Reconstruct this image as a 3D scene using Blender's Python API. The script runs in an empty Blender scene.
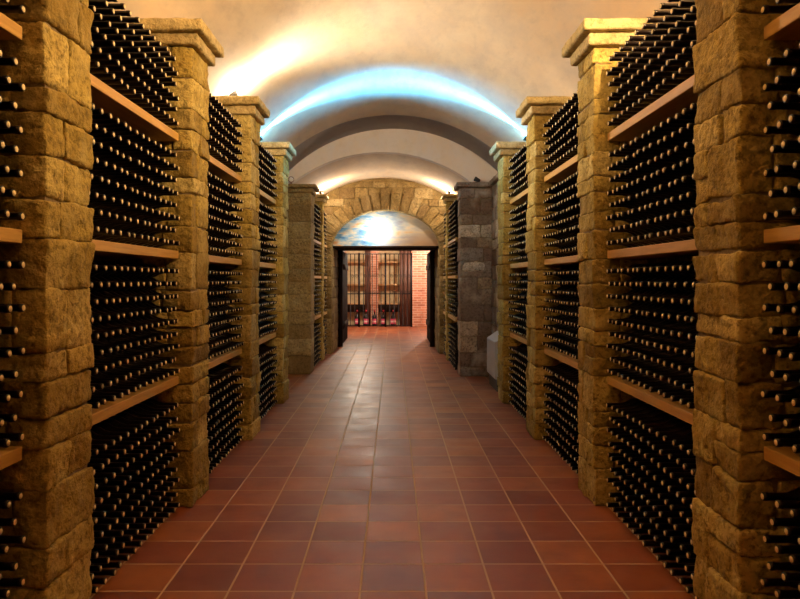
import bpy, math, random
import numpy as np
from mathutils import Vector, noise

rnd = random.Random(7)
COL = bpy.context.scene.collection
PI = math.pi

# ------------------------------------------------------------------ helpers
class MB:
    """collects quads / tris into one mesh, with a per-vertex 'tone'"""
    def __init__(self):
        self.v, self.f, self.t, self.m, self.n = [], [], [], [], 0

    def add(self, verts, faces, tone=0.5, mat=0):
        verts = np.asarray(verts, float).reshape(-1, 3)
        self.v.append(verts)
        o = self.n
        self.f += [tuple(i + o for i in f) for f in faces]
        self.m += [mat] * len(faces)
        self.t.append(np.full(len(verts), float(tone)))
        self.n += len(verts)

    def box(self, lo, hi, tone=0.5, mat=0):
        (x0, y0, z0), (x1, y1, z1) = lo, hi
        v = [(x0, y0, z0), (x1, y0, z0), (x1, y1, z0), (x0, y1, z0), (x0, y0, z1), (x1, y0, z1), (x1, y1, z1), (x0, y1, z1)]
        f = [(0, 3, 2, 1), (4, 5, 6, 7), (0, 1, 5, 4), (1, 2, 6, 5), (2, 3, 7, 6), (3, 0, 4, 7)]
        self.add(v, f, tone, mat)

    def tube(self, pts, r, seg=8, tone=0.5, mat=0, closed=False):
        pts = [Vector(p) for p in pts]
        n = len(pts)
        v, f = [], []
        for i, p in enumerate(pts):
            if closed:
                d = pts[(i + 1) % n] - pts[i - 1]
            else:
                d = pts[min(i + 1, n - 1)] - pts[max(i - 1, 0)]
            d.normalize()
            a = d.orthogonal().normalized() if abs(d.y) > .99 else d.cross(Vector((0, 1, 0))).normalized()
            b = d.cross(a)
            for k in range(seg):
                t = 2 * PI * k / seg
                v.append(p + a * (r * math.cos(t)) + b * (r * math.sin(t)))
        for i in range(n if closed else n - 1):
            j = (i + 1) % n
            for k in range(seg):
                l = (k + 1) % seg
                f.append((i * seg + k, i * seg + l, j * seg + l, j * seg + k))
        if not closed:
            f.append(tuple(range(seg)))
            f.append(tuple((n - 1) * seg + k for k in reversed(range(seg))))
        self.add(v, f, tone, mat)

    def lathe(self, prof, origin, axis, seg=16, tone=0.5, mat=0, cap=True):
        """prof: (distance along the axis, radius)"""
        ax = Vector(axis).normalized()
        a = ax.orthogonal().normalized(); b = ax.cross(a)
        o = Vector(origin)
        v, f = [], []
        for d, r in prof:
            for k in range(seg):
                t = 2 * PI * k / seg
                v.append(o + ax * d + a * (r * math.cos(t)) + b * (r * math.sin(t)))
        for i in range(len(prof) - 1):
            for k in range(seg):
                l = (k + 1) % seg
                f.append((i * seg + k, i * seg + l, (i + 1) * seg + l, (i + 1) * seg + k))
        if cap:
            f.append(tuple(reversed(range(seg))))
            f.append(tuple((len(prof) - 1) * seg + k for k in range(seg)))
        self.add(v, f, tone, mat)

    def build(self, name, mats, parent=None, loc=(0, 0, 0), smooth=True):
        me = bpy.data.meshes.new(name)
        V = np.concatenate(self.v)
        me.from_pydata(V.tolist(), [], self.f)
        if not isinstance(mats, (list, tuple)):
            mats = [mats]
        for m in mats:
            me.materials.append(m)
        me.polygons.foreach_set('material_index', self.m)
        at = me.attributes.new('tone', 'FLOAT', 'POINT')
        at.data.foreach_set('value', np.concatenate(self.t).astype(np.float32))
        me.polygons.foreach_set('use_smooth', [smooth] * len(self.f))
        me.update()
        o = bpy.data.objects.new(name, me)
        o.location = loc
        COL.objects.link(o)
        if parent:
            o.parent = parent
        return o


def tag(o, label=None, cat=None, group=None, kind=None):
    if label: o['label'] = label
    if cat: o['category'] = cat
    if group: o['group'] = group
    if kind: o['kind'] = kind
    return o


def empty(name, loc, label, cat, group=None):
    o = bpy.data.objects.new(name, None)
    o.location = loc
    o.empty_display_size = .1
    COL.objects.link(o)
    return tag(o, label, cat, group)


_lat = {}
def lattice(nx, ny, nz):
    k = (nx, ny, nz)
    if k in _lat: return _lat[k]
    idx, pts, faces = {}, [], []
    def vid(i, j, l):
        q = (i, j, l)
        if q not in idx:
            idx[q] = len(pts); pts.append((2 * i / nx - 1, 2 * j / ny - 1, 2 * l / nz - 1))
        return idx[q]
    for i in range(nx):
        for j in range(ny):
            faces.append((vid(i, j, 0), vid(i, j + 1, 0), vid(i + 1, j + 1, 0), vid(i + 1, j, 0)))
            faces.append((vid(i, j, nz), vid(i + 1, j, nz), vid(i + 1, j + 1, nz), vid(i, j + 1, nz)))
    for i in range(nx):
        for l in range(nz):
            faces.append((vid(i, 0, l), vid(i + 1, 0, l), vid(i + 1, 0, l + 1), vid(i, 0, l + 1)))
            faces.append((vid(i, ny, l), vid(i, ny, l + 1), vid(i + 1, ny, l + 1), vid(i + 1, ny, l)))
    for j in range(ny):
        for l in range(nz):
            faces.append((vid(0, j, l), vid(0, j, l + 1), vid(0, j + 1, l + 1), vid(0, j + 1, l)))
            faces.append((vid(nx, j, l), vid(nx, j + 1, l), vid(nx, j + 1, l + 1), vid(nx, j, l + 1)))
    _lat[k] = (np.array(pts), faces)
    return _lat[k]


def stone(mb, lo, hi, res=.03, r=.007, rough=.010, jit=.008, bulge=.001, tone=None, warp=None):
    """one rough-hewn block"""
    lo = np.array(lo, float); hi = np.array(hi, float)
    if np.any(hi - lo < .01): return
    n = [int(min(28, max(3, round(d / res)))) for d in (hi - lo)]
    u, faces = lattice(*n)
    c = (lo + hi) / 2; h = (hi - lo) / 2
    rr = min(r, float(h.min()) * .6)
    # the outermost row of faces is the rounded arris
    p = np.empty_like(u)
    for k in range(3):
        nk = n[k]
        i = np.rint((u[:, k] + 1) / 2 * nk)
        inner = (h[k] - rr) * ((i - 1) / max(1, nk - 2) * 2 - 1) if nk > 2 else np.zeros(len(u))
        p[:, k] = np.where(i == 0, -h[k], np.where(i == nk, h[k], inner))
    u = p / h
    q = np.clip(p, -(h - rr), h - rr)
    d = p - q
    L = np.linalg.norm(d, axis=1, keepdims=True)
    nr = d / np.maximum(L, 1e-9)
    p = q + nr * np.minimum(L, rr)
    # uneven corners
    J = np.array([[rnd.uniform(-jit, jit) for _ in range(3)] for _ in range(8)])
    w = (u + 1) / 2
    for k in range(8):
        bx, by, bz = k & 1, (k >> 1) & 1, (k >> 2) & 1
        wt = (w[:, 0] if bx else 1 - w[:, 0]) * (w[:, 1] if by else 1 - w[:, 1]) * (w[:, 2] if bz else 1 - w[:, 2])
        p = p + wt[:, None] * J[k]
    a2 = 1 - u * u
    bl = (a2[:, 0] * a2[:, 1] + a2[:, 1] * a2[:, 2] + a2[:, 0] * a2[:, 2])
    s = Vector((rnd.uniform(0, 90), rnd.uniform(0, 90), rnd.uniform(0, 90)))
    amp = np.array([noise.noise(Vector(x) * 9 + s) + .7 * noise.noise(Vector(x) * 26 + s) + .6 * abs(noise.noise(Vector(x) * 48 + s)) for x in p])
    p = p + nr * (rough * amp + bulge * bl)[:, None] + c
    if warp is not None:
        p = np.array([warp(x) for x in p])
    mb.add(p, faces, rnd.random() if tone is None else tone)


def spans(a, b, lo, hi):
    """cut [a, b] into pieces between lo and hi long"""
    out = [a]
    while b - out[-1] > hi:
        st = rnd.uniform(lo, hi)
        if b - (out[-1] + st) < lo * .7:
            st = (b - out[-1]) / 2
        out.append(out[-1] + st)
    out.append(b)
    return list(zip(out[:-1], out[1:]))


# ------------------------------------------------------------------ materials
def mat(name, base=(.5, .5, .5), rough=.6, **kw):
    m = bpy.data.materials.new(name)
    m.use_nodes = True
    b = m.node_tree.nodes['Principled BSDF']
    b.inputs['Base Color'].default_value = (*base, 1)
    b.inputs['Roughness'].default_value = rough
    for k, v in kw.items():
        b.inputs[k.replace('_', ' ')].default_value = v
    return m

class NT:
    def __init__(self, m):
        self.t = m.node_tree; self.b = self.t.nodes['Principled BSDF']
    def n(self, typ, **kw):
        x = self.t.nodes.new(typ)
        for k, v in kw.items():
            if k in x.inputs: x.inputs[k].default_value = v
            else: setattr(x, k, v)
        return x
    def l(self, a, b): self.t.links.new(a, b)
    def pos(self): return self.n('ShaderNodeNewGeometry').outputs['Position']
    def noise(self, scale, detail=4, rough=.55, vec=None, stretch=None):
        x = self.n('ShaderNodeTexNoise')
        x.inputs['Scale'].default_value = scale; x.inputs['Detail'].default_value = detail; x.inputs['Roughness'].default_value = rough
        vec = vec or self.pos()
        if stretch:
            mp = self.n('ShaderNodeMapping'); mp.inputs['Scale'].default_value = stretch
            self.l(vec, mp.inputs['Vector']); vec = mp.outputs['Vector']
        self.l(vec, x.inputs['Vector'])
        return x.outputs['Fac']
    def ramp(self, fac, stops):
        x = self.n('ShaderNodeValToRGB')
        e = x.color_ramp.elements
        while len(e) < len(stops): e.new(.5)
        for el, (p, c) in zip(e, stops):
            el.position = p; el.color = (*c, 1) if len(c) == 3 else c
        self.l(fac, x.inputs['Fac'])
        return x.outputs['Color']
    def mix(self, fac, a, b, mode='MIX'):
        x = self.n('ShaderNodeMix', data_type='RGBA', blend_type=mode)
        for s, v in ((x.inputs[0], fac), (x.inputs[6], a), (x.inputs[7], b)):
            if hasattr(v, 'links'): self.l(v, s)
            elif isinstance(v, (int, float)): s.default_value = v
            else: s.default_value = (*v, 1)
        return x.outputs[2]
    def math(self, op, a, b):
        x = self.n('ShaderNodeMath', operation=op)
        for s, v in ((x.inputs[0], a), (x.inputs[1], b)):
            if hasattr(v, 'links'): self.l(v, s)
            else: s.default_value = v
        return x.outputs[0]
    def bump(self, h, strength=.3, dist=.01):
        x = self.n('ShaderNodeBump')
        x.inputs['Strength'].default_value = strength; x.inputs['Distance'].default_value = dist
        self.l(h, x.inputs['Height']); self.l(x.outputs['Normal'], self.b.inputs['Normal'])


def stone_mat(name, dark, mid, light, pale):
    m = mat(name, mid, .85); t = NT(m)
    at = t.n('ShaderNodeAttribute'); at.attribute_name = 'tone'
    base = t.ramp(at.outputs['Fac'], [(0, dark), (.4, mid), (.75, light), (1, pale)])
    n1 = t.noise(7, 5, .65)
    c = t.mix(t.ramp(n1, [(.38, (0, 0, 0)), (.7, (.7, .7, .7))]), base, tuple(x * y for x, y in zip(mid, (.66, .6, .5))))
    n2 = t.noise(38, 6, .7)
    c = t.mix(t.ramp(n2, [(.36, (.75, .75, .75)), (.52, (0, 0, 0))]), c, tuple(x * .45 for x in dark))
    n3 = t.noise(3.2, 3, .5)
    c = t.mix(t.ramp(n3, [(.5, (0, 0, 0)), (.75, (.5, .5, .5))]), c, pale)
    t.l(c, t.b.inputs['Base Color'])
    h = t.math('ADD', t.noise(34, 6, .62), t.math('MULTIPLY', t.noise(13, 3, .55), 1.6))
    t.bump(h, .8, .022)
    t.b.inputs['Specular IOR Level'].default_value = .25
    return m

OCHRE = stone_mat('ochre_stone', (.23, .15, .034), (.42, .30, .068), (.56, .415, .11), (.68, .54, .21))
GREY_STONE = stone_mat('brown_grey_stone', (.20, .115, .07), (.30, .23, .18), (.42, .28, .15), (.85, .72, .55))
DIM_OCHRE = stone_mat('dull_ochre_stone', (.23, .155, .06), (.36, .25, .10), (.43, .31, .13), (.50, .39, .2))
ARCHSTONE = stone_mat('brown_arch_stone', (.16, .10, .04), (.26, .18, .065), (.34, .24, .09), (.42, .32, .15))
CAP = stone_mat('pale_sandstone', (.44, .33, .14), (.54, .42, .19), (.62, .49, .24), (.68, .56, .32))
MORTAR = mat('mortar', (.25, .175, .08), .95); _t = NT(MORTAR)
_t.l(_t.ramp(_t.noise(30, 5), [(.3, (.15, .10, .045)), (.7, (.32, .235, .12))]), _t.b.inputs['Base Color']); _t.bump(_t.noise(90, 5), .5, .006)

# plaster of the vaults
def plaster_mat(name, a, b, c):
    m = mat(name, a, .85); t = NT(m)
    k = t.noise(.9, 5, .6, stretch=(1, .55, 1))
    col = t.mix(t.ramp(k, [(.35, (0, 0, 0)), (.65, (1, 1, 1))]), a, b)
    k2 = t.noise(2.4, 6, .65, stretch=(1.4, .5, 1))
    col = t.mix(t.ramp(k2, [(.45, (0, 0, 0)), (.72, (.8, .8, .8))]), col, c)
    k3 = t.noise(9, 6, .7, stretch=(1, .4, 1))
    col = t.mix(t.ramp(k3, [(.5, (0, 0, 0)), (.8, (.35, .35, .35))]), col, tuple(x * .7 for x in c))
    t.l(col, t.b.inputs['Base Color'])
    t.bump(t.noise(14, 6, .6), .12, .02)
    t.b.inputs['Specular IOR Level'].default_value = .2
    return m
PLASTER = plaster_mat('vault_plaster', (.80, .68, .52), (.73, .55, .36), (.60, .50, .41))
BAND = plaster_mat('shaded_plaster_band', (.40, .375, .37), (.36, .33, .325), (.31, .285, .28))  # vault plaster greyed down: the strip's shade is put into its colour
END_PLASTER = plaster_mat('end_wall_plaster', (.84, .75, .67), (.76, .71, .69), (.80, .67, .52))

# terracotta floor tiles, 0.30 m square
FLOOR = mat('terracotta_tiles', (.4, .15, .07), .4); _t = NT(FLOOR)
_mp = _t.n('ShaderNodeMapping'); _mp.inputs['Location'].default_value = (.15, -.12 + .3, 0)
_t.l(_t.pos(), _mp.inputs['Vector'])
_br = _t.n('ShaderNodeTexBrick', offset=0, squash=1)
for k, v in (('Scale', 1), ('Mortar Size', .0058), ('Mortar Smooth', .25), ('Bias', 0), ('Brick Width', .3), ('Row Height', .3)):
    _br.inputs[k].default_value = v
_br.inputs['Color1'].default_value = (0, 0, 0, 1); _br.inputs['Color2'].default_value = (1, 1, 1, 1); _br.inputs['Mortar'].default_value = (.5, .5, .5, 1)
_t.l(_mp.outputs['Vector'], _br.inputs['Vector'])
_tile = _t.ramp(_br.outputs['Color'], [(0, (.14, .029, .017)), (.3, (.205, .046, .018)), (.65, (.26, .062, .018)), (1, (.37, .118, .022))])
_n = _t.noise(5, 5, .6)
_tile = _t.mix(_t.ramp(_n, [(.35, (0, 0, 0)), (.7, (.6, .6, .6))]), _tile, (.15, .038, .022))
_tile = _t.mix(_t.ramp(_t.noise(2.2, 3, .5), [(.45, (0, 0, 0)), (.75, (.45, .45, .45))]), _tile, (.34, .11, .035))
_c = _t.mix(_br.outputs['Fac'], _tile, (.46, .31, .19))
_t.l(_c, _t.b.inputs['Base Color'])
_r = _t.math('ADD', _t.math('MULTIPLY', _t.noise(3.5, 5, .6), .35), .27)
_t.l(_t.math('ADD', _r, _t.math('MULTIPLY', _br.outputs['Fac'], .4)), _t.b.inputs['Roughness'])
_h = _t.math('SUBTRACT', _t.math('MULTIPLY', _t.noise(9, 4, .6), .35), _br.outputs['Fac'])
_t.bump(_h, .35, .006)

def wood_mat(name, a, b, rough=.55, stretch=(18, 1.2, 18)):
    m = mat(name, a, rough); t = NT(m)
    k = t.noise(3, 6, .65, stretch=stretch)
    t.l(t.ramp(k, [(.3, a), (.7, b)]), t.b.inputs['Base Color'])
    t.bump(k, .15, .004)
    return m
PINE = wood_mat('pine_board', (.46, .25, .06), (.64, .39, .11))
DARKWOOD = wood_mat('dark_wood', (.014, .008, .006), (.03, .016, .011), .85, (14, 14, 1.2))
DARKWOOD.node_tree.nodes['Principled BSDF'].inputs['Specular IOR Level'].default_value = .1
BROWNWOOD = wood_mat('brown_wood', (.085, .036, .024), (.14, .06, .036), .55, (14, 14, 1.2))
LIGHTWOOD = wood_mat('light_wood', (.50, .30, .13), (.62, .40, .19), .55, (1.2, 14, 14))

GLASS = mat('dark_bottle_glass', (.006, .003, .003), .28)
GLASS.node_tree.nodes['Principled BSDF'].inputs['Specular IOR Level'].default_value = .35
CORK = mat('cork', (.72, .52, .29), .8); _t = NT(CORK)
_t.l(_t.ramp(_t.noise(160, 4), [(.3, (.74, .56, .26)), (.7, (.90, .76, .45))]), _t.b.inputs['Base Color'])
IRON = mat('wrought_iron', (.012, .010, .012), .45, Metallic=.6)
BLACK = mat('black_housing', (.02, .018, .018), .5)
REDRING = mat('dark_red_housing', (.14, .02, .015), .4)
FROST = mat('frosted_lens', (.75, .72, .68), .3)
PLASTIC = mat('white_plastic', (.42, .41, .42), .5)
PINK = mat('pink_label', (.72, .09, .20), .6)
PINKDOT = mat('pale_label_print', (.85, .62, .62), .6)
REDCAP = mat('red_capsule', (.45, .03, .05), .35)
PASSAGE = plaster_mat('passage_plaster', (.5, .4, .32), (.45, .35, .27), (.4, .3, .24))

# brick
BRICK = mat('red_brick', (.5, .2, .12), .85); _t = NT(BRICK)
_mp = _t.n('ShaderNodeMapping'); _mp.inputs['Rotation'].default_value = (PI / 2, 0, 0)
_t.l(_t.pos(), _mp.inputs['Vector'])
_br = _t.n('ShaderNodeTexBrick', offset=.5, squash=1)
for k, v in (('Scale', 1), ('Mortar Size', .008), ('Mortar Smooth', .2), ('Bias', 0), ('Brick Width', .25), ('Row Height', .075)):
    _br.inputs[k].default_value = v
_br.inputs['Color1'].default_value = (.46, .17, .10, 1); _br.inputs['Color2'].default_value = (.66, .30, .19, 1); _br.inputs['Mortar'].default_value = (.72, .55, .44, 1)
_t.l(_mp.outputs['Vector'], _br.inputs['Vector']); _t.l(_br.outputs['Color'], _t.b.inputs['Base Color'])
_t.bump(_br.outputs['Fac'], -.4, .008)

# painted sky of the lunette
MURAL = mat('painted_sky', (.4, .5, .6), .8); _t = NT(MURAL)
_tc = _t.n('ShaderNodeTexCoord').outputs['Object']
_sx = _t.n('ShaderNodeSeparateXYZ'); _t.l(_tc, _sx.inputs[0])
_w = _t.noise(2.2, 5, .6, vec=_tc, stretch=(1.2, 1, 4.5))
_a = _t.ramp(_w, [(.33, (.03, .13, .36)), (.46, (.16, .36, .58)), (.56, (.58, .58, .50)), (.66, (.70, .36, .14))])
_g = _t.n('ShaderNodeMapRange'); _t.l(_sx.outputs[0], _g.inputs[0]); _g.inputs[1].default_value = -.35; _g.inputs[2].default_value = .75
_b = _t.mix(_t.math('MULTIPLY', _g.outputs[0], .85), _a, (.50, .40, .26))
_g2 = _t.n('ShaderNodeMapRange'); _t.l(_sx.outputs[2], _g2.inputs[0]); _g2.inputs[1].default_value = .32; _g2.inputs[2].default_value = .05
_b2 = _t.mix(_t.math('MULTIPLY', _t.math('MULTIPLY', _g2.outputs[0], _g.outputs[0]), .9), _b, (.33, .20, .11))
_t.l(_b2, _t.b.inputs['Base Color'])

def emit(name, col, s):
    m = mat(name, (0, 0, 0), .5)
    b = m.node_tree.nodes['Principled BSDF']
    b.inputs['Emission Color'].default_value = (*col, 1); b.inputs['Emission Strength'].default_value = s
    return m
LENS_WARM = emit('warm_lens', (1, .78, .5), 12)
LENS_BLUE = emit('blue_lens', (.3, .7, 1), 12)
BULB = emit('white_bulb', (1, .95, .85), 120)

# ------------------------------------------------------------------ dimensions (metres, y runs down the aisle)
FACE = 1.255                     # aisle face of the pillars
PW = .38                         # pillar width along the aisle
PY = [.70, 2.48, 4.28, 6.06, 7.84]
BACK = 1.60
VR, VZ = 2.25, 1.45              # vault radius and centre height
HX, HZ, HR = -.17, 1.125, 2.25    # vault of the far hall

def plank(mb, lo, hi): mb.box(lo, hi)
def bevelled(o, w=.004):
    m = o.modifiers.new('bevel', 'BEVEL'); m.width = w; m.segments = 2
    return o

def struct(o, kind='structure'):
    o['kind'] = kind
    return o

def plain_box(name, lo, hi, m):
    b = MB(); b.box(lo, hi); return struct(b.build(name, m, smooth=False))

def arch(name, cx, cz, r0, r1, a0, a1, y0, y1, m, n=72, ny=1):
    b = MB(); v, f = [], []
    for i in range(n + 1):
        a = math.radians(a0 + (a1 - a0) * i / n)
        c, s = math.cos(a), math.sin(a)
        for y, r in ((y0, r0), (y1, r0), (y1, r1), (y0, r1)):
            v.append((cx + r * c, y, cz + r * s))
    for i in range(n):
        for k in range(4):
            l = (k + 1) % 4
            f.append((i * 4 + k, i * 4 + l, i * 4 + 4 + l, i * 4 + 4 + k))
    f += [(0, 3, 2, 1), (n * 4, n * 4 + 1, n * 4 + 2, n * 4 + 3)]
    b.add(v, f)
    o = b.build(name, m)
    o.modifiers.new('split', 'EDGE_SPLIT').split_angle = math.radians(40)
    return struct(o)

# ------------------------------------------------------------------ room shell
plain_box('floor', (-2.3, -2, -.1), (2.3, 22.1, 0), FLOOR)
plain_box('wall_left', (-1.86, -2, 0), (-1.66, 10.45, 2.97), OCHRE)
plain_box('wall_right', (1.66, -2, 0), (1.86, 10.45, 2.97), OCHRE)
b = MB(); b.box((-1.86, -2.2, 0), (1.86, -2, 3.75)); struct(b.build('wall_back', PLASTER, smooth=False))
arch('ceiling', 0, VZ, VR, VR + .15, 40, 140, -2, 9.45, PLASTER)
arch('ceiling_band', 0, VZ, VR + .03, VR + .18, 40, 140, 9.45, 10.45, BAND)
arch('ceiling_far', HX, HZ, HR, HR + .15, 44, 133, 10.6, 13.15, PLASTER)

# plastered wall over the opening into the far hall
b = MB(); v, f = [], []
N = 60
for i in range(N + 1):
    x = -1.70 + 3.40 * i / N
    top = VZ + math.sqrt((VR + .1) ** 2 - x * x)
    bot = max(2.885, HZ + math.sqrt(max(0, HR ** 2 - (x - HX) ** 2)))
    for y, z in ((10.45, bot), (10.6, bot), (10.6, top), (10.45, top)):
        v.append((x, y, z))
for i in range(N):
    for k in range(4):
        l = (k + 1) % 4
        f.append((i * 4 + k, i * 4 + 4 + k, i * 4 + 4 + l, i * 4 + l))
f += [(0, 1, 2, 3), (N * 4, N * 4 + 3, N * 4 + 2, N * 4 + 1)]
b.add(v, f); struct(b.build('wall_middle', END_PLASTER, smooth=False))
plain_box('wall_hall_left', (-1.85, 10.2, 0), (-1.62, 14.5, 2.95), OCHRE)
plain_box('wall_hall_right', (1.40, 10.5, 0), (1.62, 14.5, 2.85), OCHRE)
# corner between the low wall and the far hall's pier
plain_box('wall_corner', (1.50, 10.2, 0), (1.66, 10.5, 2.85), OCHRE)

# ------------------------------------------------------------------ pillars
def pillar(label, side, face, y0, y1, h_cap, depth, res, m=OCHRE, mc=CAP, slabs=((.04, -.145, -.075), (.085, -.07, 0)), courses=(.09, .25), extra=None, group='stone pillars', wide=False, ends=True):
    """side -1 left, 1 right; face = |x| or signed x of the aisle face; h_cap = top of the capital"""
    xf = face
    xb = face + side * depth
    base = (xf + side * depth / 2, (y0 + y1) / 2, 0)
    root = empty('stone_pillar', base, label, 'pillar', None)
    bx, by, _ = base
    h = h_cap + slabs[0][1]
    b = MB(); core = MB()
    xl, xr = min(xf, xb), max(xf, xb)
    core.box((xl + .016 - bx, y0 + .016 - by, 0), (xr - .016 - bx, y1 - .016 - by, h))
    g = .0035
    for z0, z1 in spans(0, h, *courses):
        if wide:
            cuts = spans(0, depth, .16, .42)
            for d0, d1 in cuts:
                xs = sorted((xf + side * d0, xf + side * d1))
                off = rnd.uniform(-.004, .006)
                stone(b, (xs[0] + g - bx, y0 - off - by, z0 + g), (xs[1] - g - bx, y1 + off - by, z1 - g), res)
            continue
        w = y1 - y0
        ys = [y0, y1] if rnd.random() < .28 else [y0, y0 + w * rnd.uniform(.28, .72), y1]
        for a, c in zip(ys[:-1], ys[1:]):
            sub = [(z0, z1)]
            if z1 - z0 > .19 and rnd.random() < .35:
                zm = z0 + (z1 - z0) * rnd.uniform(.4, .6); sub = [(z0, zm), (zm, z1)]
            for q0, q1 in sub:
                d = rnd.uniform(.13, depth - .1) if depth > .28 else depth
                off = rnd.uniform(-.006, .006)
                xs = sorted((xf - side * off, xf + side * d))
                stone(b, (xs[0] + g - bx, a + g - by, q0 + g), (xs[1] - g - bx, c - g - by, q1 - g), res)
                if d < depth - .03:
                    xs = sorted((xf + side * d, xb))
                    stone(b, (xs[0] + g - bx, a + g - by, q0 + g), (xs[1] - g - bx, c - g - by, q1 - g), res * 1.4)
    if extra:
        extra(b, bx, by)
    sh = b.build('shaft', m, root)
    core.build('mortar_core', MORTAR, root, smooth=False)
    c = MB()
    for o, z0, z1 in slabs:
        xs = sorted((xf - side * o, xb))
        stone(c, (xs[0] - bx, y0 - o - by, h_cap + z0), (xs[1] - bx, y1 + o - by, h_cap + z1), res * 1.2, r=.012, rough=.005, jit=.004, bulge=0)
    c.build('capital', mc, root)
    return root

ORD = ['zeroth', 'first', 'second', 'third', 'fourth', 'fifth', 'sixth', 'seventh', 'eighth', 'ninth', 'tenth', 'eleventh', 'twelfth', 'thirteenth', 'fourteenth', 'fifteenth', 'sixteenth', 'seventeenth']
PL = {0: 'ochre stone pillar out of sight at the near end of the {} rack',
      1: 'nearest ochre stone pillar on the {}, running out of the top of view',
      2: 'second ochre stone pillar on the {}, with a stepped capital under the tan vault',
      3: 'third ochre stone pillar on the {}, with a stepped capital at the blue light arc',
      4: 'last ochre stone pillar of the {} rack, aisle side tinted blue by the spotlight'}
for s, nm in ((-1, 'left'), (1, 'right')):
    for i, y in enumerate(PY):
        pillar(PL[i].format(nm), s, s * FACE, y, y + PW, 2.99 if i == 4 else 3.03, BACK - FACE, (.04, .0135, .017, .026, .032)[i])

def pale_stone(b, bx, by):
    def warp(p):
        return p
    stone(b, (1.03 - bx, 10.075 - by, 1.53), (1.36 - bx, 10.2 - by, 1.69), .03, r=.05, rough=.012, jit=.03, bulge=.01, tone=1.0)

pillar('wide dim stone pier on the right with one pale stone set in its face', 1, .99, 10.1, 10.5, 2.86, .50, .04, GREY_STONE, GREY_STONE,
       slabs=((.0, -.075, -.07), (.05, -.07, 0)), courses=(.14, .26), extra=pale_stone, wide=True)
pillar('wide plain stone pier on the left carrying a small red spotlight', -1, -1.235, 10.3, 10.75, 2.86, .36, .04, DIM_OCHRE, DIM_OCHRE,
       slabs=((.03, -.13, -.06), (.075, -.055, 0)), courses=(.16, .28), wide=True)
pillar('slim stone pillar past the left pier, next to the arch', -1, -1.235, 12.0, 12.32, 2.92, .34, .04, OCHRE, CAP, slabs=((.03, -.12, -.055), (.07, -.05, 0)))
pillar('slim stone pillar past the right pier, next to the arch', 1, .94, 12.0, 12.32, 2.92, .34, .04, OCHRE, CAP, slabs=((.03, -.12, -.055), (.07, -.05, 0)))

# low capped wall on the right between the last pillar and the pier
root = empty('stone_side_wall', (1.55, 9.16, 0), 'low grey stone side wall with a coping between the last right pillar and the pier', 'wall')
b = MB()
for z0, z1 in spans(0, 2.79, .14, .26):
    for y0, y1 in spans(8.27, 10.05, .25, .5):
        stone(b, (1.45 - 1.55, y0 + .005 - 9.16, z0 + .005), (1.62 - 1.55, y1 - .005 - 9.16, z1 - .005), .05)
b.build('masonry', GREY_STONE, root)
b = MB(); stone(b, (1.40 - 1.55, 8.34 - 9.16, 2.79), (1.63 - 1.55, 9.99 - 9.16, 2.86), .05, jit=.003, bulge=0); b.build('coping', GREY_STONE, root)
# matching side wall on the left, hidden behind the last pillar
plain_box('wall_left_return', (-1.66, 8.27, 0), (-1.60, 10.2, 2.85), OCHRE)

# ------------------------------------------------------------------ racks: shelf boards and bottles
SHELF = [(.77, .82), (1.552, 1.602), (2.285, 2.335)]
LVL = ['lowest', 'middle', 'top']
D, PITCH = .0882, .0763
TIP = 1.312
bottles = []       # (x tip, y, z, side, bay, level, row, column)

BAYS = [(PY[i] + PW, PY[i + 1]) for i in range(4)]
BAYNAME = ['before the nearest {} pillar', 'between the first and second {} pillars', 'between the second and third {} pillars', 'between the third and last {} pillars']

def shelf(x_front, x_back, y0, y1, z0, z1, label, group):
    b = MB()
    xa, xb = sorted((x_front, x_back))
    cx, cy = (xa + xb) / 2, (y0 + y1) / 2
    b.box((xa - cx, y0 - cy, 0), (xb - cx, y1 - cy, z1 - z0))
    o = bevelled(b.build('wooden_shelf', PINE, None, (cx, cy, z0), smooth=False))
    return tag(o, label, 'shelf', group)

def fill(side, tip, bay, y0, y1, floors, rows, hall=0):
    n = int((y1 - y0 - .012) / D)
    pad = (y1 - y0 - n * D) / 2
    for lv, (zb, nr) in enumerate(zip(floors, rows)):
        for r in range(nr):
            odd = r % 2
            for c in range(n - odd):
                y = y1 - pad - D / 2 - c * D - odd * D / 2
                z = zb + .0436 + r * PITCH
                bottles.append((side * 0 + tip + side * rnd.uniform(-.006, .007), y + rnd.uniform(-.0015, .0015), z + rnd.uniform(-.001, .001), side, bay, lv, r, c, hall))

for s, nm in ((-1, 'left'), (1, 'right')):
    for bi, (y0, y1) in enumerate(BAYS):
        for k, (z0, z1) in enumerate(SHELF):
            shelf(s * 1.338, s * 1.652, y0 + .008, y1 - .008, z0, z1,
                  '%s pine shelf board of the rack %s' % (LVL[k], BAYNAME[bi].format(nm)), None)
        ya = y0 if bi else 1.75
        fill(s, s * TIP, bi, ya, y1, [0, .82, 1.602, 2.335], [9, 9, 8, 6])

HSH = [(.775, .82), (1.445, 1.49), (2.03, 2.075)]
for s, xt, nm in ((-1, -1.255, 'left'), (1, .96, 'right')):
    for bi, (y0, y1) in enumerate(((10.75 if s < 0 else 10.5, 12.0), (12.32, 13.07))):
        for k, (z0, z1) in enumerate(HSH):
            shelf(xt + s * .0, xt + s * .33, y0 + .012, y1 - .012, z0, z1,
                  '%s shelf board of the far rack %s, %s side' % (LVL[k], ('between pier and slim pillar', 'between slim pillar and arch')[bi], nm), None)
        fill(s, xt, 4 + bi, y0, y1, [0, .82, 1.49, 2.075], [9, 8, 7, 8], 1)

PROF = [(.0006, .0106), (0, .0125), (.002, .0150), (.018, .0152), (.020, .0138), (.088, .0142), (.118, .022), (.146, .0385), (.165, .0428), (.292, .0428), (.300, .038)]

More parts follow.
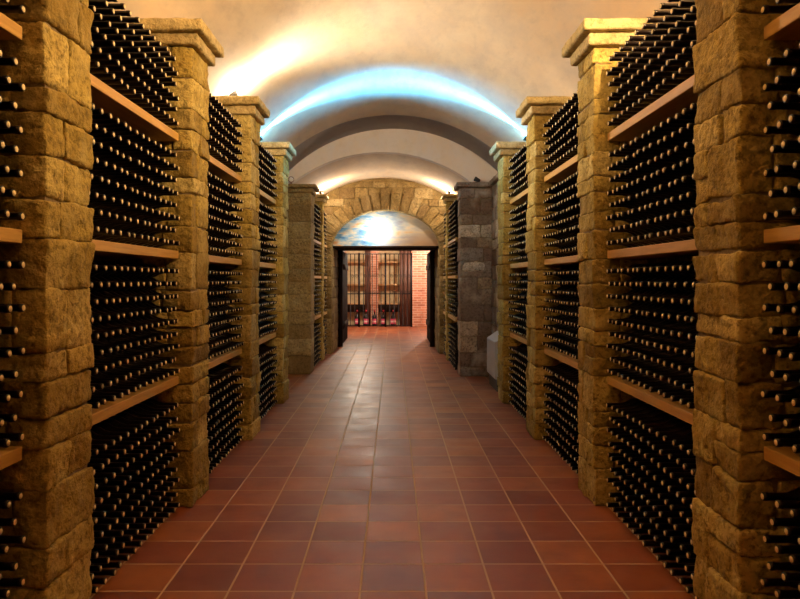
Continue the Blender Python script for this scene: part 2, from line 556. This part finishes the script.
def bottle_mesh(seg, side):
    b = MB()
    b.lathe(PROF, (0, 0, 0), (side, 0, 0), seg)
    return b

SEL = [30,38,45,53,60,68,76,83,91,98,106,113,128,136,151,159,166,174,181,189,196,248,249,250,251,252,264,265,266,267,277,279,280,281,292,293,294,295,296,307,308,309,310,321,323,324,337,338,339,351,352,353,354,357,358,359,360,361,362,363,364,365,366,367,368,380,381,382,383,394,396,409,410,423,424,425,437,438,439,450,453,465,467,468,481,482,495,496,512,524,525,527,539,540,541,542,553,555,556,557,569,571,572,583,584,585,586,596,598,599,600,601,611,614,615,616,629,630,631,642,643,644,645,655,657,658,659,670,671,672,673,674,686,687,688,689,699,701,1666,1667,1674,1675,1681,1682,1689,1690,1696,1697,1704,1705,1712,1713,1719,1720,1727,1728,1734,1735,1742,1743,1749,1750,1757,1758,1764,1772,1773,1780,1781,1787,1788,1795,1796,1802,1803,1810,1811,1817,1818,1825,1826,1832,1886,1887,1888,1901,1902,1903,1914,1915,1916,1917,1928,1930,1931,1932,1943,1944,1945,1946,1957,1958,1959,1960,1961,1972,1973,1974,1975,1985,1987,1988,1989,1990,1993,1994,1995,1996,1997,1998,1999,2000,2001,2002,2003,2004,2016,2018,2030,2032,2044,2045,2046,2047,2059,2060,2061,2073,2075,2076,2088,2089,2103,2116,2119,2130,2132,2133,2147,2161,2162,2163,2173,2176,2177,2178,2190,2192,2193,2203,2204,2205,2206,2207,2219,2220,2221,2222,2233,2234,2235,2236,2237,2249,2250,2251,2252,2264,2265,2266,2278,2279,2280,2281,2292,2293,2294,2295,2296,2307,2308,2309,2310,2322,2323,2324,2325,2335,2336,2337]  # the three hundred shown largest: built one by one
chosen = set(SEL)

# individual bottles
protos = {}
for s in (-1, 1):
    gl = bottle_mesh(20, s)
    g_o = gl.build('wine_bottle', GLASS)
    ck = MB(); ck.lathe([(-.0008, .0098), (-.0003, .0104), (.02, .0104)], (0, 0, 0), (s, 0, 0), 14)
    c_o = ck.build('cork', CORK, g_o)
    protos[s] = [g_o, c_o, False]

PLACE = ['below the lowest shelf', 'above the lowest shelf', 'above the middle shelf', 'above the top shelf']
for i in sorted(chosen):
    x, y, z, s, bay, lv, r, c, hall = bottles[i]
    g_o, c_o, used = protos[s]
    if used:
        o = g_o.copy(); COL.objects.link(o)
        q = c_o.copy(); COL.objects.link(q); q.parent = o
    else:
        o = g_o; protos[s][2] = True
    o.location = (x, y, z)
    nm = 'left' if s < 0 else 'right'
    pil = ['first', 'second', 'third', 'last'][bay]
    tag(o, 'dark wine bottle %s, %s row up, %s before %s %s pillar' % (PLACE[lv], ORD[r + 1], ORD[c + 1], pil, nm), 'bottle',
        'wine bottles %s in the %s rack' % (PLACE[lv], nm))
if not chosen:
    for s in (-1, 1):
        bpy.data.objects.remove(protos[s][1]); bpy.data.objects.remove(protos[s][0])

# all the others, past the three hundred: one mass
def mass():
    seg = 12
    per = {}
    for s in (-1, 1):
        b = bottle_mesh(seg, s)
        nb = b.n
        b.lathe([(-.0006, .0104), (.012, .0104)], (0, 0, 0), (s, 0, 0), 10, mat=1)
        per[s] = (np.concatenate(b.v), b.f, np.array(b.m))
    V, F, M = [], [], []
    off = 0
    ids = [i for i in range(len(bottles)) if i not in chosen]
    for i in ids:
        x, y, z, s = bottles[i][:4]
        v, f, m = per[s]
        V.append(v + np.array((x, y, z)))
        F += [tuple(k + off for k in q) for q in f]
        M.append(m); off += len(v)
    me = bpy.data.meshes.new('stacked_wine_bottle')
    me.from_pydata(np.concatenate(V).tolist(), [], F)
    me.materials.append(GLASS); me.materials.append(CORK)
    me.polygons.foreach_set('material_index', np.concatenate(M))
    me.polygons.foreach_set('use_smooth', [True] * len(F))
    o = bpy.data.objects.new('stacked_wine_bottle', me)
    COL.objects.link(o)
    tag(o, 'remaining dark wine bottles with pale corks stacked in all the racks', 'bottles', None, 'stuff')
    return ids, len(per[1][1])
MASS_IDS, MASS_FACES = mass()

# ------------------------------------------------------------------ stone arch wall at the end of the hall
AX, AA, AB, AZ = -.14, 1.035, .735, 2.02       # ellipse of the opening
AY0, AY1 = 13.1, 14.5
def opening(x):
    d = abs(x - AX)
    return 0 if d >= AA else AZ + AB * math.sqrt(1 - (d / AA) ** 2)
b = MB(); v, f = [], []
xs = [-1.64, -1.4, AX - AA - 1e-4] + [AX - AA * math.cos(PI * i / 48) for i in range(49)] + [AX + AA + 1e-4, 1.2, 1.42]
for x in xs:
    top = HZ + math.sqrt(HR ** 2 - (x - HX) ** 2) + .06
    bot = opening(x) if abs(x - AX) <= AA else 0
    if abs(abs(x - AX) - AA) < 1e-6: bot = AZ
    for y, z in ((AY0 + .03, bot), (AY1, bot), (AY1, top), (AY0 + .03, top)):
        v.append((x, y, z))
for i in range(len(xs) - 1):
    for k in range(4):
        l = (k + 1) % 4
        f.append((i * 4 + k, i * 4 + 4 + k, i * 4 + 4 + l, i * 4 + l))
f += [(0, 1, 2, 3), tuple((len(xs) - 1) * 4 + k for k in (0, 3, 2, 1))]
b.add(v, f, .4)
wall_far = struct(b.build('wall_far', ARCHSTONE, smooth=False))
b = MB()
VO = .36                                       # length of the voussoirs
NV = 19
for i in range(NV):
    a0, a1 = PI * i / NV, PI * (i + 1) / NV
    key = i == NV // 2
    ln = VO * rnd.uniform(.82, 1.12) if not key else VO * 1.2
    def warp(p, a0=a0, a1=a1, ln=ln):
        t = a0 + (a1 - a0) * (p[0] * .5 + .5) ; k = 1 + 0 * p[2]
        rr = (p[2] * .5 + .5) * ln
        e = Vector((math.cos(t) / AA, 0, math.sin(t) / AB)).normalized()
        return (AX + AA * math.cos(t) + e.x * rr, p[1], AZ + AB * math.sin(t) + e.z * rr)
    stone(b, (-.94, AY0 - .005, -.99), (.94, AY0 + .12, .97), .16, r=.06, rough=.02, jit=.03, bulge=.0, warp=warp)
for z0, z1 in spans(0, 3.42, .12, .22):
    zm = (z0 + z1) / 2
    for sd in (-1, 1):
        # inner limit of this course: the jamb, or the outside of the voussoirs
        if zm < AZ: inner = AA
        else:
            q = (zm - AZ) / (AB + VO)
            inner = (AA + VO * .9) * math.sqrt(1 - q * q) if q < 1 else 0
        lim = math.sqrt(max(0, (HR - .0) ** 2 - (z1 - HZ) ** 2))
        outer = min(1.5, lim + .01)
        if outer - inner < .05: continue
        for d0, d1 in spans(inner, outer, .16, .38):
            x0, x1 = sorted((AX + sd * d0, AX + sd * d1))
            x0, x1 = max(x0, -1.615), min(x1, 1.395)
            if x1 - x0 < .04: continue
            stone(b, (x0 + .006, AY0 - .002, z0 + .006), (x1 - .006, AY0 + .1, z1 - .006), .05, rough=.008)
b.build('facing_stones', ARCHSTONE, wall_far)
# rubble lining of the reveal
b = MB()
for z0, z1 in spans(0, AZ, .14, .24):
    for sd in (-1, 1):
        for y0, y1 in spans(AY0 + .11, AY1 - .01, .22, .4):
            x0, x1 = sorted((AX + sd * (AA - .012), AX + sd * (AA + .05)))
            stone(b, (x0, y0 + .006, z0 + .006), (x1, y1 - .006, z1 - .006), .05, rough=.008)
b.build('reveal_stones', ARCHSTONE, wall_far)

# lunette with the painted sky
b = MB(); v, f = [], []
N = 40; zb = 2.085
x_in = AA * math.sqrt(1 - ((zb - AZ) / AB) ** 2) - .004
for i in range(N + 1):
    x = -x_in + 2 * x_in * i / N
    top = AZ + AB * math.sqrt(max(0, 1 - (x / AA) ** 2)) - zb
    for y, z in ((0, 0), (.06, 0), (.06, top), (0, top)):
        v.append((x, y, z))
for i in range(N):
    for k in range(4):
        l = (k + 1) % 4
        f.append((i * 4 + k, i * 4 + 4 + k, i * 4 + 4 + l, i * 4 + l))
b.add(v, f)
o = b.build('painted_lunette', MURAL, None, (AX, 13.30, zb), smooth=False)
tag(o, 'half-round painted panel of blue and tan sky filling the stone arch above the doorway', 'painting')

# door frame and its folded-back leaves
root = empty('door_frame', (AX, 14.58, 0), 'dark wooden door frame with a lintel under the painted half-round panel', 'door frame')
for x0, x1 in ((-1.032, -.93), (.93, 1.032)):
    b = MB(); b.box((x0, -.07, 0), (x1, .07, 2.043)); b.build('post', DARKWOOD, root)
b = MB(); b.box((-1.026, -1.28, 2.045), (1.026, .075, 2.083)); b.build('lintel', DARKWOOD, root)
for sd, nm in ((-1, 'left'), (1, 'right')):
    x = AX + sd * .985
    root = empty('door_leaf', (x, 15.65, 0), 'dark wooden door leaf folded back along the %s wall of the passage' % nm, 'door')
    b = MB()
    for k in range(7):
        b.box((-.022, -.97 + k * .277, .02), (.022, -.97 + k * .277 + .272, 2.05))
    b.build('plank_panel', DARKWOOD, root)
    for z in (.35, 1.65):
        b = MB(); b.box((-.03 - .015 * (sd > 0), -.95, z), (.03 + .015 * (sd < 0), .95, z + .12)); b.build('brace', DARKWOOD, root)
plain_box('wall_passage_left', (-1.45, 14.5, 0), (-1.19, 16.85, 2.5), PASSAGE)
plain_box('wall_passage_right', (.91, 14.5, 0), (1.2, 16.85, 2.5), PASSAGE)
plain_box('ceiling_passage', (-1.45, 14.5, 2.2), (1.2, 16.85, 2.4), PASSAGE)

# ------------------------------------------------------------------ back room
plain_box('wall_cellar_left', (-2.2, 16.85, 0), (-2.0, 21.95, 2.9), BRICK)
plain_box('wall_cellar_right', (2.0, 16.85, 0), (2.2, 21.95, 2.9), BRICK)
plain_box('wall_cellar_front_left', (-2.2, 16.65, 0), (-1.45, 16.85, 2.9), PASSAGE)
plain_box('wall_cellar_front_right', (1.2, 16.65, 0), (2.2, 16.85, 2.9), PASSAGE)
plain_box('ceiling_cellar', (-2.2, 16.65, 2.75), (2.2, 21.95, 2.9), PASSAGE)
plain_box('wall_cellar_lintel', (-1.45, 16.65, 2.4), (1.2, 16.85, 2.9), PASSAGE)
b = MB()
b.box((-2.0, 21.75, 0), (2.0, 21.95, 2.75), .8)
wb = struct(b.build('wall_cellar_back', mat('niche_plaster', (.75, .63, .4), .9), smooth=False))
_t = NT(wb.data.materials[0])
_t.l(_t.ramp(_t.noise(9, 5, .6), [(.3, (.58, .45, .24)), (.7, (.82, .70, .46))]), _t.b.inputs['Base Color'])
_t.bump(_t.noise(11, 5, .6), .5, .03)
b = MB(); b.box((.575, 21.25, 0), (2.0, 21.75, 2.75)); struct(b.build('wall_cellar_brick', BRICK, smooth=False))
b = MB(); b.box((-.69, 21.30, 0), (-.465, 21.75, 2.75)); o = b.build('brick_pier', BRICK, smooth=False)
tag(o, 'narrow red brick pier between the two shelved niches behind the gate', 'pier')
b = MB(); b.box((-2.0, 21.30, 0), (-1.48, 21.75, 2.75)); struct(b.build('wall_cellar_brick_left', BRICK, smooth=False))

for nx0, nx1, nm in ((-1.475, -.695, 'left'), (-.46, .57, 'right')):
    for k, (z0, z1) in enumerate(((.42, .655), (1.24, 1.30), (1.95, 2.0))):
        b = MB()
        b.box((nx0, 21.36, z0), (nx1, 21.74, z1))
        o = b.build('niche_shelf', DARKWOOD if k == 0 else LIGHTWOOD)
        tag(o, '%s shelf of the %s niche behind the iron gate' % (('thick dark lowest', 'middle pale', 'upper pale')[k], nm), 'shelf')
        if k == 0:
            t_ = MB(); t_.box((nx0, 21.345, z1 + .001), (nx1, 21.74, z1 + .026)); t_.build('shelf_top', LIGHTWOOD, o)
for x0, x1, lab in ((-.875, -.70, 'narrow brown wooden board standing at the right of the left niche'),
                    (.20, .565, 'wide brown wooden panel standing at the right of the right niche')):
    root = empty('wooden_partition', ((x0 + x1) / 2, 21.31, 0), lab, 'partition')
    n = max(1, round((x1 - x0) / .12)); w = (x1 - x0) / n
    b = MB()
    for k in range(n):
        b.box((-(x1 - x0) / 2 + k * w, -.02, .01), (-(x1 - x0) / 2 + (k + 1) * w - .004, .02, 2.6))
    b.build('boards', BROWNWOOD, root)

# display bottles on the floor of the niches
BP = [(.0, .075), (.01, .082), (.24, .082), (.30, .07), (.35, .034), (.40, .026), (.46, .026), (.462, .030), (.49, .030), (.492, .02)]
BLAB = ['first from the left', 'second from the left', 'third, beside the brick pier', 'fourth, behind the dark gate post', 'last one, on the right']
for k, px in enumerate((357.3, 366, 374.6, 383.4, 393.3)):
    x = (px - 393) * 21.08 / 684
    root = empty('display_bottle', (x, 21.08, 0), 'large dark pink-labelled bottle on the floor behind the gate, %s' % BLAB[k], 'bottle', 'bottles with pink labels behind the gate')
    b = MB(); b.lathe(BP, (0, 0, 0), (0, 0, 1), 20); b.build('glass', GLASS, root)
    b = MB(); b.lathe([(.07, .0835), (.23, .0835)], (0, 0, 0), (0, 0, 1), 20, cap=False)
    lab = b.build('paper_label', PINK, root)
    b = MB(); b.lathe([(.12, .0842), (.17, .0842)], (0, 0, 0), (0, 0, 1), 20, cap=False)
    b.build('label_print', PINKDOT, lab)
    b = MB(); b.lathe([(.43, .0275), (.46, .0275), (.462, .0315), (.494, .0315), (.496, .01)], (0, 0, 0), (0, 0, 1), 16); b.build('capsule', REDCAP, root)

# wrought-iron gate
GY = 20.75
root = empty('iron_gate', (-.42, GY, 0), 'black wrought-iron gate with scrolls standing across the shelved niches', 'gate')
gx0, gx1, gh = -1.42, .56, 2.21
for x in (gx0, -1.03, -.228, gx1):
    b = MB(); b.box((x - .028 + .42, -.028, 0), (x + .028 + .42, .028, gh + .03)); b.build('post', IRON, root)
for z in (.03, 1.0, gh):
    b = MB(); b.box((gx0 + .42, -.012, z - .014), (gx1 + .42, .012, z + .014)); b.build('rail', IRON, root, smooth=False)
bars = []
for a, c in ((gx0, -1.03), (-1.03, -.228), (-.228, gx1)):
    n = round((c - a) / .132)
    bars += [a + (c - a) * k / n for k in range(1, n)]
for x in bars:
    b = MB(); b.tube([(x + .42, 0, .02), (x + .42, 0, gh + .0)], .012, 8); b.build('bar', IRON, root)
for i, x in enumerate(bars):
    for zc, dr in ((1.52, 1), (1.08, -1)):
        pts = []
        for k in range(30):
            t = k / 29
            a = t * 3.2 * PI
            r = .055 * (1 - .78 * t)
            pts.append((x + .42 + .058 - r * math.cos(a), -.003, zc + dr * r * math.sin(a) + dr * .02))
        b = MB(); b.tube(pts, .006, 6); b.build('scroll', IRON, root)

# ------------------------------------------------------------------ white box beside the right pier
root = empty('plastic_box', (1.365, 9.03, 0), 'white plastic box with a sloping top against the low right wall beside the pier', 'box')
b = MB()
X0, X1, Y0, Y1 = -.075, .07, -.37, .37
v = [(X0, Y0, .16), (X1, Y0, .16), (X1, Y1, .16), (X0, Y1, .16), (X0, Y0, .63), (X1, Y0, .73), (X1, Y1, .73), (X0, Y1, .63)]
b.add(v, [(0, 3, 2, 1), (4, 5, 6, 7), (0, 1, 5, 4), (1, 2, 6, 5), (2, 3, 7, 6), (3, 0, 4, 7)])
o = b.build('body', PLASTIC, root, smooth=False); bv = o.modifiers.new('bevel', 'BEVEL'); bv.width = .012; bv.segments = 3
b = MB(); b.box((X0 + .03, Y0 + .03, 0), (X1, Y1 - .03, .16)); b.build('shade_block', BLACK, root, smooth=False)  # added black block standing in for the shadow under the box

# ------------------------------------------------------------------ lamps
def spotlight(loc, aim, label, housing, lens, r=.05, ln=.1):
    root = empty('spotlight', loc, label, 'lamp')
    ax = Vector(aim).normalized()
    c = Vector((0, 0, r + .03))
    b = MB(); b.lathe([(0, r * .9), (.012, r * .9), (.014, r * .25), (r * .7 + .012, r * .2)], (0, 0, 0), (0, 0, 1), 16); b.build('base', housing, root)
    b = MB(); b.lathe([(-ln / 2, r * .55), (-ln / 2 + .01, r * .8), (ln / 2 - .01, r), (ln / 2, r), (ln / 2, r * .86), (ln / 2 - .012, r * .84)], c, ax, 20); b.build('housing', housing, root)
    b = MB(); b.lathe([(ln / 2 - .011, r * .83), (ln / 2 - .006, r * .8), (ln / 2 - .003, r * .4)], c, ax, 20); b.build('lens', lens, root)
    return Vector(loc) + c + ax * (ln / 2 + .02)

def light(typ, loc, col, energy, size=.04, aim=None, angle=None, blend=1):
    d = bpy.data.lights.new('lamp_light', typ)
    d.color = col; d.energy = energy
    d.shadow_soft_size = size
    if typ == 'SPOT':
        d.spot_size = math.radians(angle); d.spot_blend = blend
    o = bpy.data.objects.new('lamp_light', d); COL.objects.link(o); o.location = loc
    if aim is not None:
        o.rotation_euler = Vector(aim).to_track_quat('-Z', 'Y').to_euler()
    return o

WARM = (1, .66, .32); CREAM = (1, .84, .64); BLUE = (.06, .42, .9)
CT = 3.032
def beam(loc, col, energy, aim, angle, flat=1, size=.03, blend=1):
    o = light('SPOT', loc, col, energy, size, aim, angle, blend)
    o.scale = (flat, 1, 1)
    return o
p = spotlight((1.42, 2.67, CT), (-.6, .3, .35), 'black spotlight on top of the nearest right pillar', BLACK, LENS_WARM, .04, .08)
light('POINT', p, WARM, 330, .05)
beam(p, WARM, 350, (-.6, .75, .35), 110)
p = spotlight((-1.42, .9, CT), (.6, .4, .35), 'black spotlight on top of the left pillar out of sight behind the viewer', BLACK, LENS_WARM, .04, .08)
beam(p, WARM, 420, (.5, .95, .42), 90)
p = spotlight((-1.45, 6.25, CT), (.7, 0, .35), 'black spotlight glowing warm white on top of the third left pillar', BLACK, LENS_WARM, .04, .08)
light('POINT', p, CREAM, 70, .05)
beam(p, CREAM, 210, (.9, -.05, .10), 130)
for s, nm in ((-1, 'left'), (1, 'right')):
    p = spotlight((s * 1.54, 7.90, 2.992), (-s * .9, 0, .38), 'black spotlight throwing blue light from the last %s pillar' % nm, BLACK, LENS_BLUE, .028, .06)
    beam(p, BLUE, 780, (-s * .85, 0, .55), 100, .44, .02)
    light('POINT', p, (.12, .5, 1), 4.5, .02)
    beam(p + Vector((-s * .01, 0, 0)), (.40, .78, 1), 90, (-s * .85, 0, .5), 90, .22, .02)
spotlight((-1.545, 10.37, 2.862), (.15, -.9, .1), 'small round dark red spotlight on top of the left pier', REDRING, FROST, .045, .07)
spotlight((1.27, 10.3, 2.862), (-.8, .2, .45), 'small black spotlight on top of the right pier', BLACK, FROST, .035, .09)
for s, x in ((-1, -1.29), (1, 1.0)):
    p = spotlight((x, 12.22, 2.922), (-s * .3, .9, .15), 'small spotlight on top of the slim pillar beside the arch, %s side' % ('left' if s < 0 else 'right'), BLACK, LENS_WARM, .03, .06)
    light('POINT', p + Vector((-s * .10, .10, -.01)), (1, .76, .54), 40, .06)

# lamp in front of the painted lunette
lx = (377.5 - 393) * 13.2 / 684
root = empty('wall_lamp', (lx, 13.225, 2.35), 'bright white globe lamp on the painted half-round panel', 'lamp')
b = MB(); b.lathe([(0, .05), (.02, .05), (.022, .02), (.06, .018)], (0, .07, 0), (0, -1, 0), 16); b.build('bracket', BLACK, root)
b = MB(); b.lathe([(-.06, .004)] + [(-.06 * math.cos(PI * k / 12), .06 * math.sin(PI * k / 12)) for k in range(1, 12)] + [(.06, .004)], (0, -.05, 0), (0, 0, 1), 20)
gl = b.build('globe', BULB, root)
light('POINT', (lx, 13.12, 2.35), (1, .93, .82), 9, .05)

# light of the back room
def ceiling_lamp(loc, label):
    root = empty('ceiling_lamp', loc, label, 'lamp')
    b = MB(); b.lathe([(0, .09), (.02, .09)], (0, 0, -.02), (0, 0, 1), 20); b.build('base', BLACK, root)
    b = MB(); b.lathe([(0, .02), (.03, .07), (.05, .075)], (0, 0, -.071), (0, 0, 1), 20); b.build('diffuser', LENS_WARM, root)
ceiling_lamp((1.45, 20.3, 2.748), 'round ceiling lamp of the back room, near the brick wall')
light('POINT', (1.45, 20.3, 2.55), (1, .84, .70), 140, .08)
ceiling_lamp((-.9, 18.6, 2.748), 'round ceiling lamp of the back room, in front of the gate')
light('POINT', (-.9, 18.6, 2.55), (1, .86, .66), 190, .08)

# ------------------------------------------------------------------ world, camera, view
sc = bpy.context.scene
w = bpy.data.worlds.new('World'); sc.world = w; w.use_nodes = True
w.node_tree.nodes['Background'].inputs['Color'].default_value = (0, 0, 0, 1)
w.node_tree.nodes['Background'].inputs['Strength'].default_value = 0

YAW = 0.0
F = 684.0
cam = bpy.data.cameras.new('Camera'); co = bpy.data.objects.new('Camera', cam); COL.objects.link(co)
co.location = (0, 0, 1.42)
co.rotation_euler = (PI / 2, 0, -YAW)
cam.sensor_fit = 'HORIZONTAL'; cam.sensor_width = 36
cam.lens = F / 800 * 36
px = 393 + F * math.tan(YAW)
cam.shift_x = (400 - px) / 800
cam.shift_y = (280 - 299.5) / 800
cam.clip_start = .05
sc.camera = co
sc.view_settings.view_transform = 'Standard'
sc.view_settings.look = 'None'
sc.view_settings.gamma = 1
sc.view_settings.exposure = 0
try:
    sc.view_settings.use_curve_mapping = False
except Exception:
    pass
sc.cycles.use_denoising = True
sc.cycles.max_bounces = 10
sc.cycles.diffuse_bounces = 6
sc.cycles.sample_clamp_indirect = 6
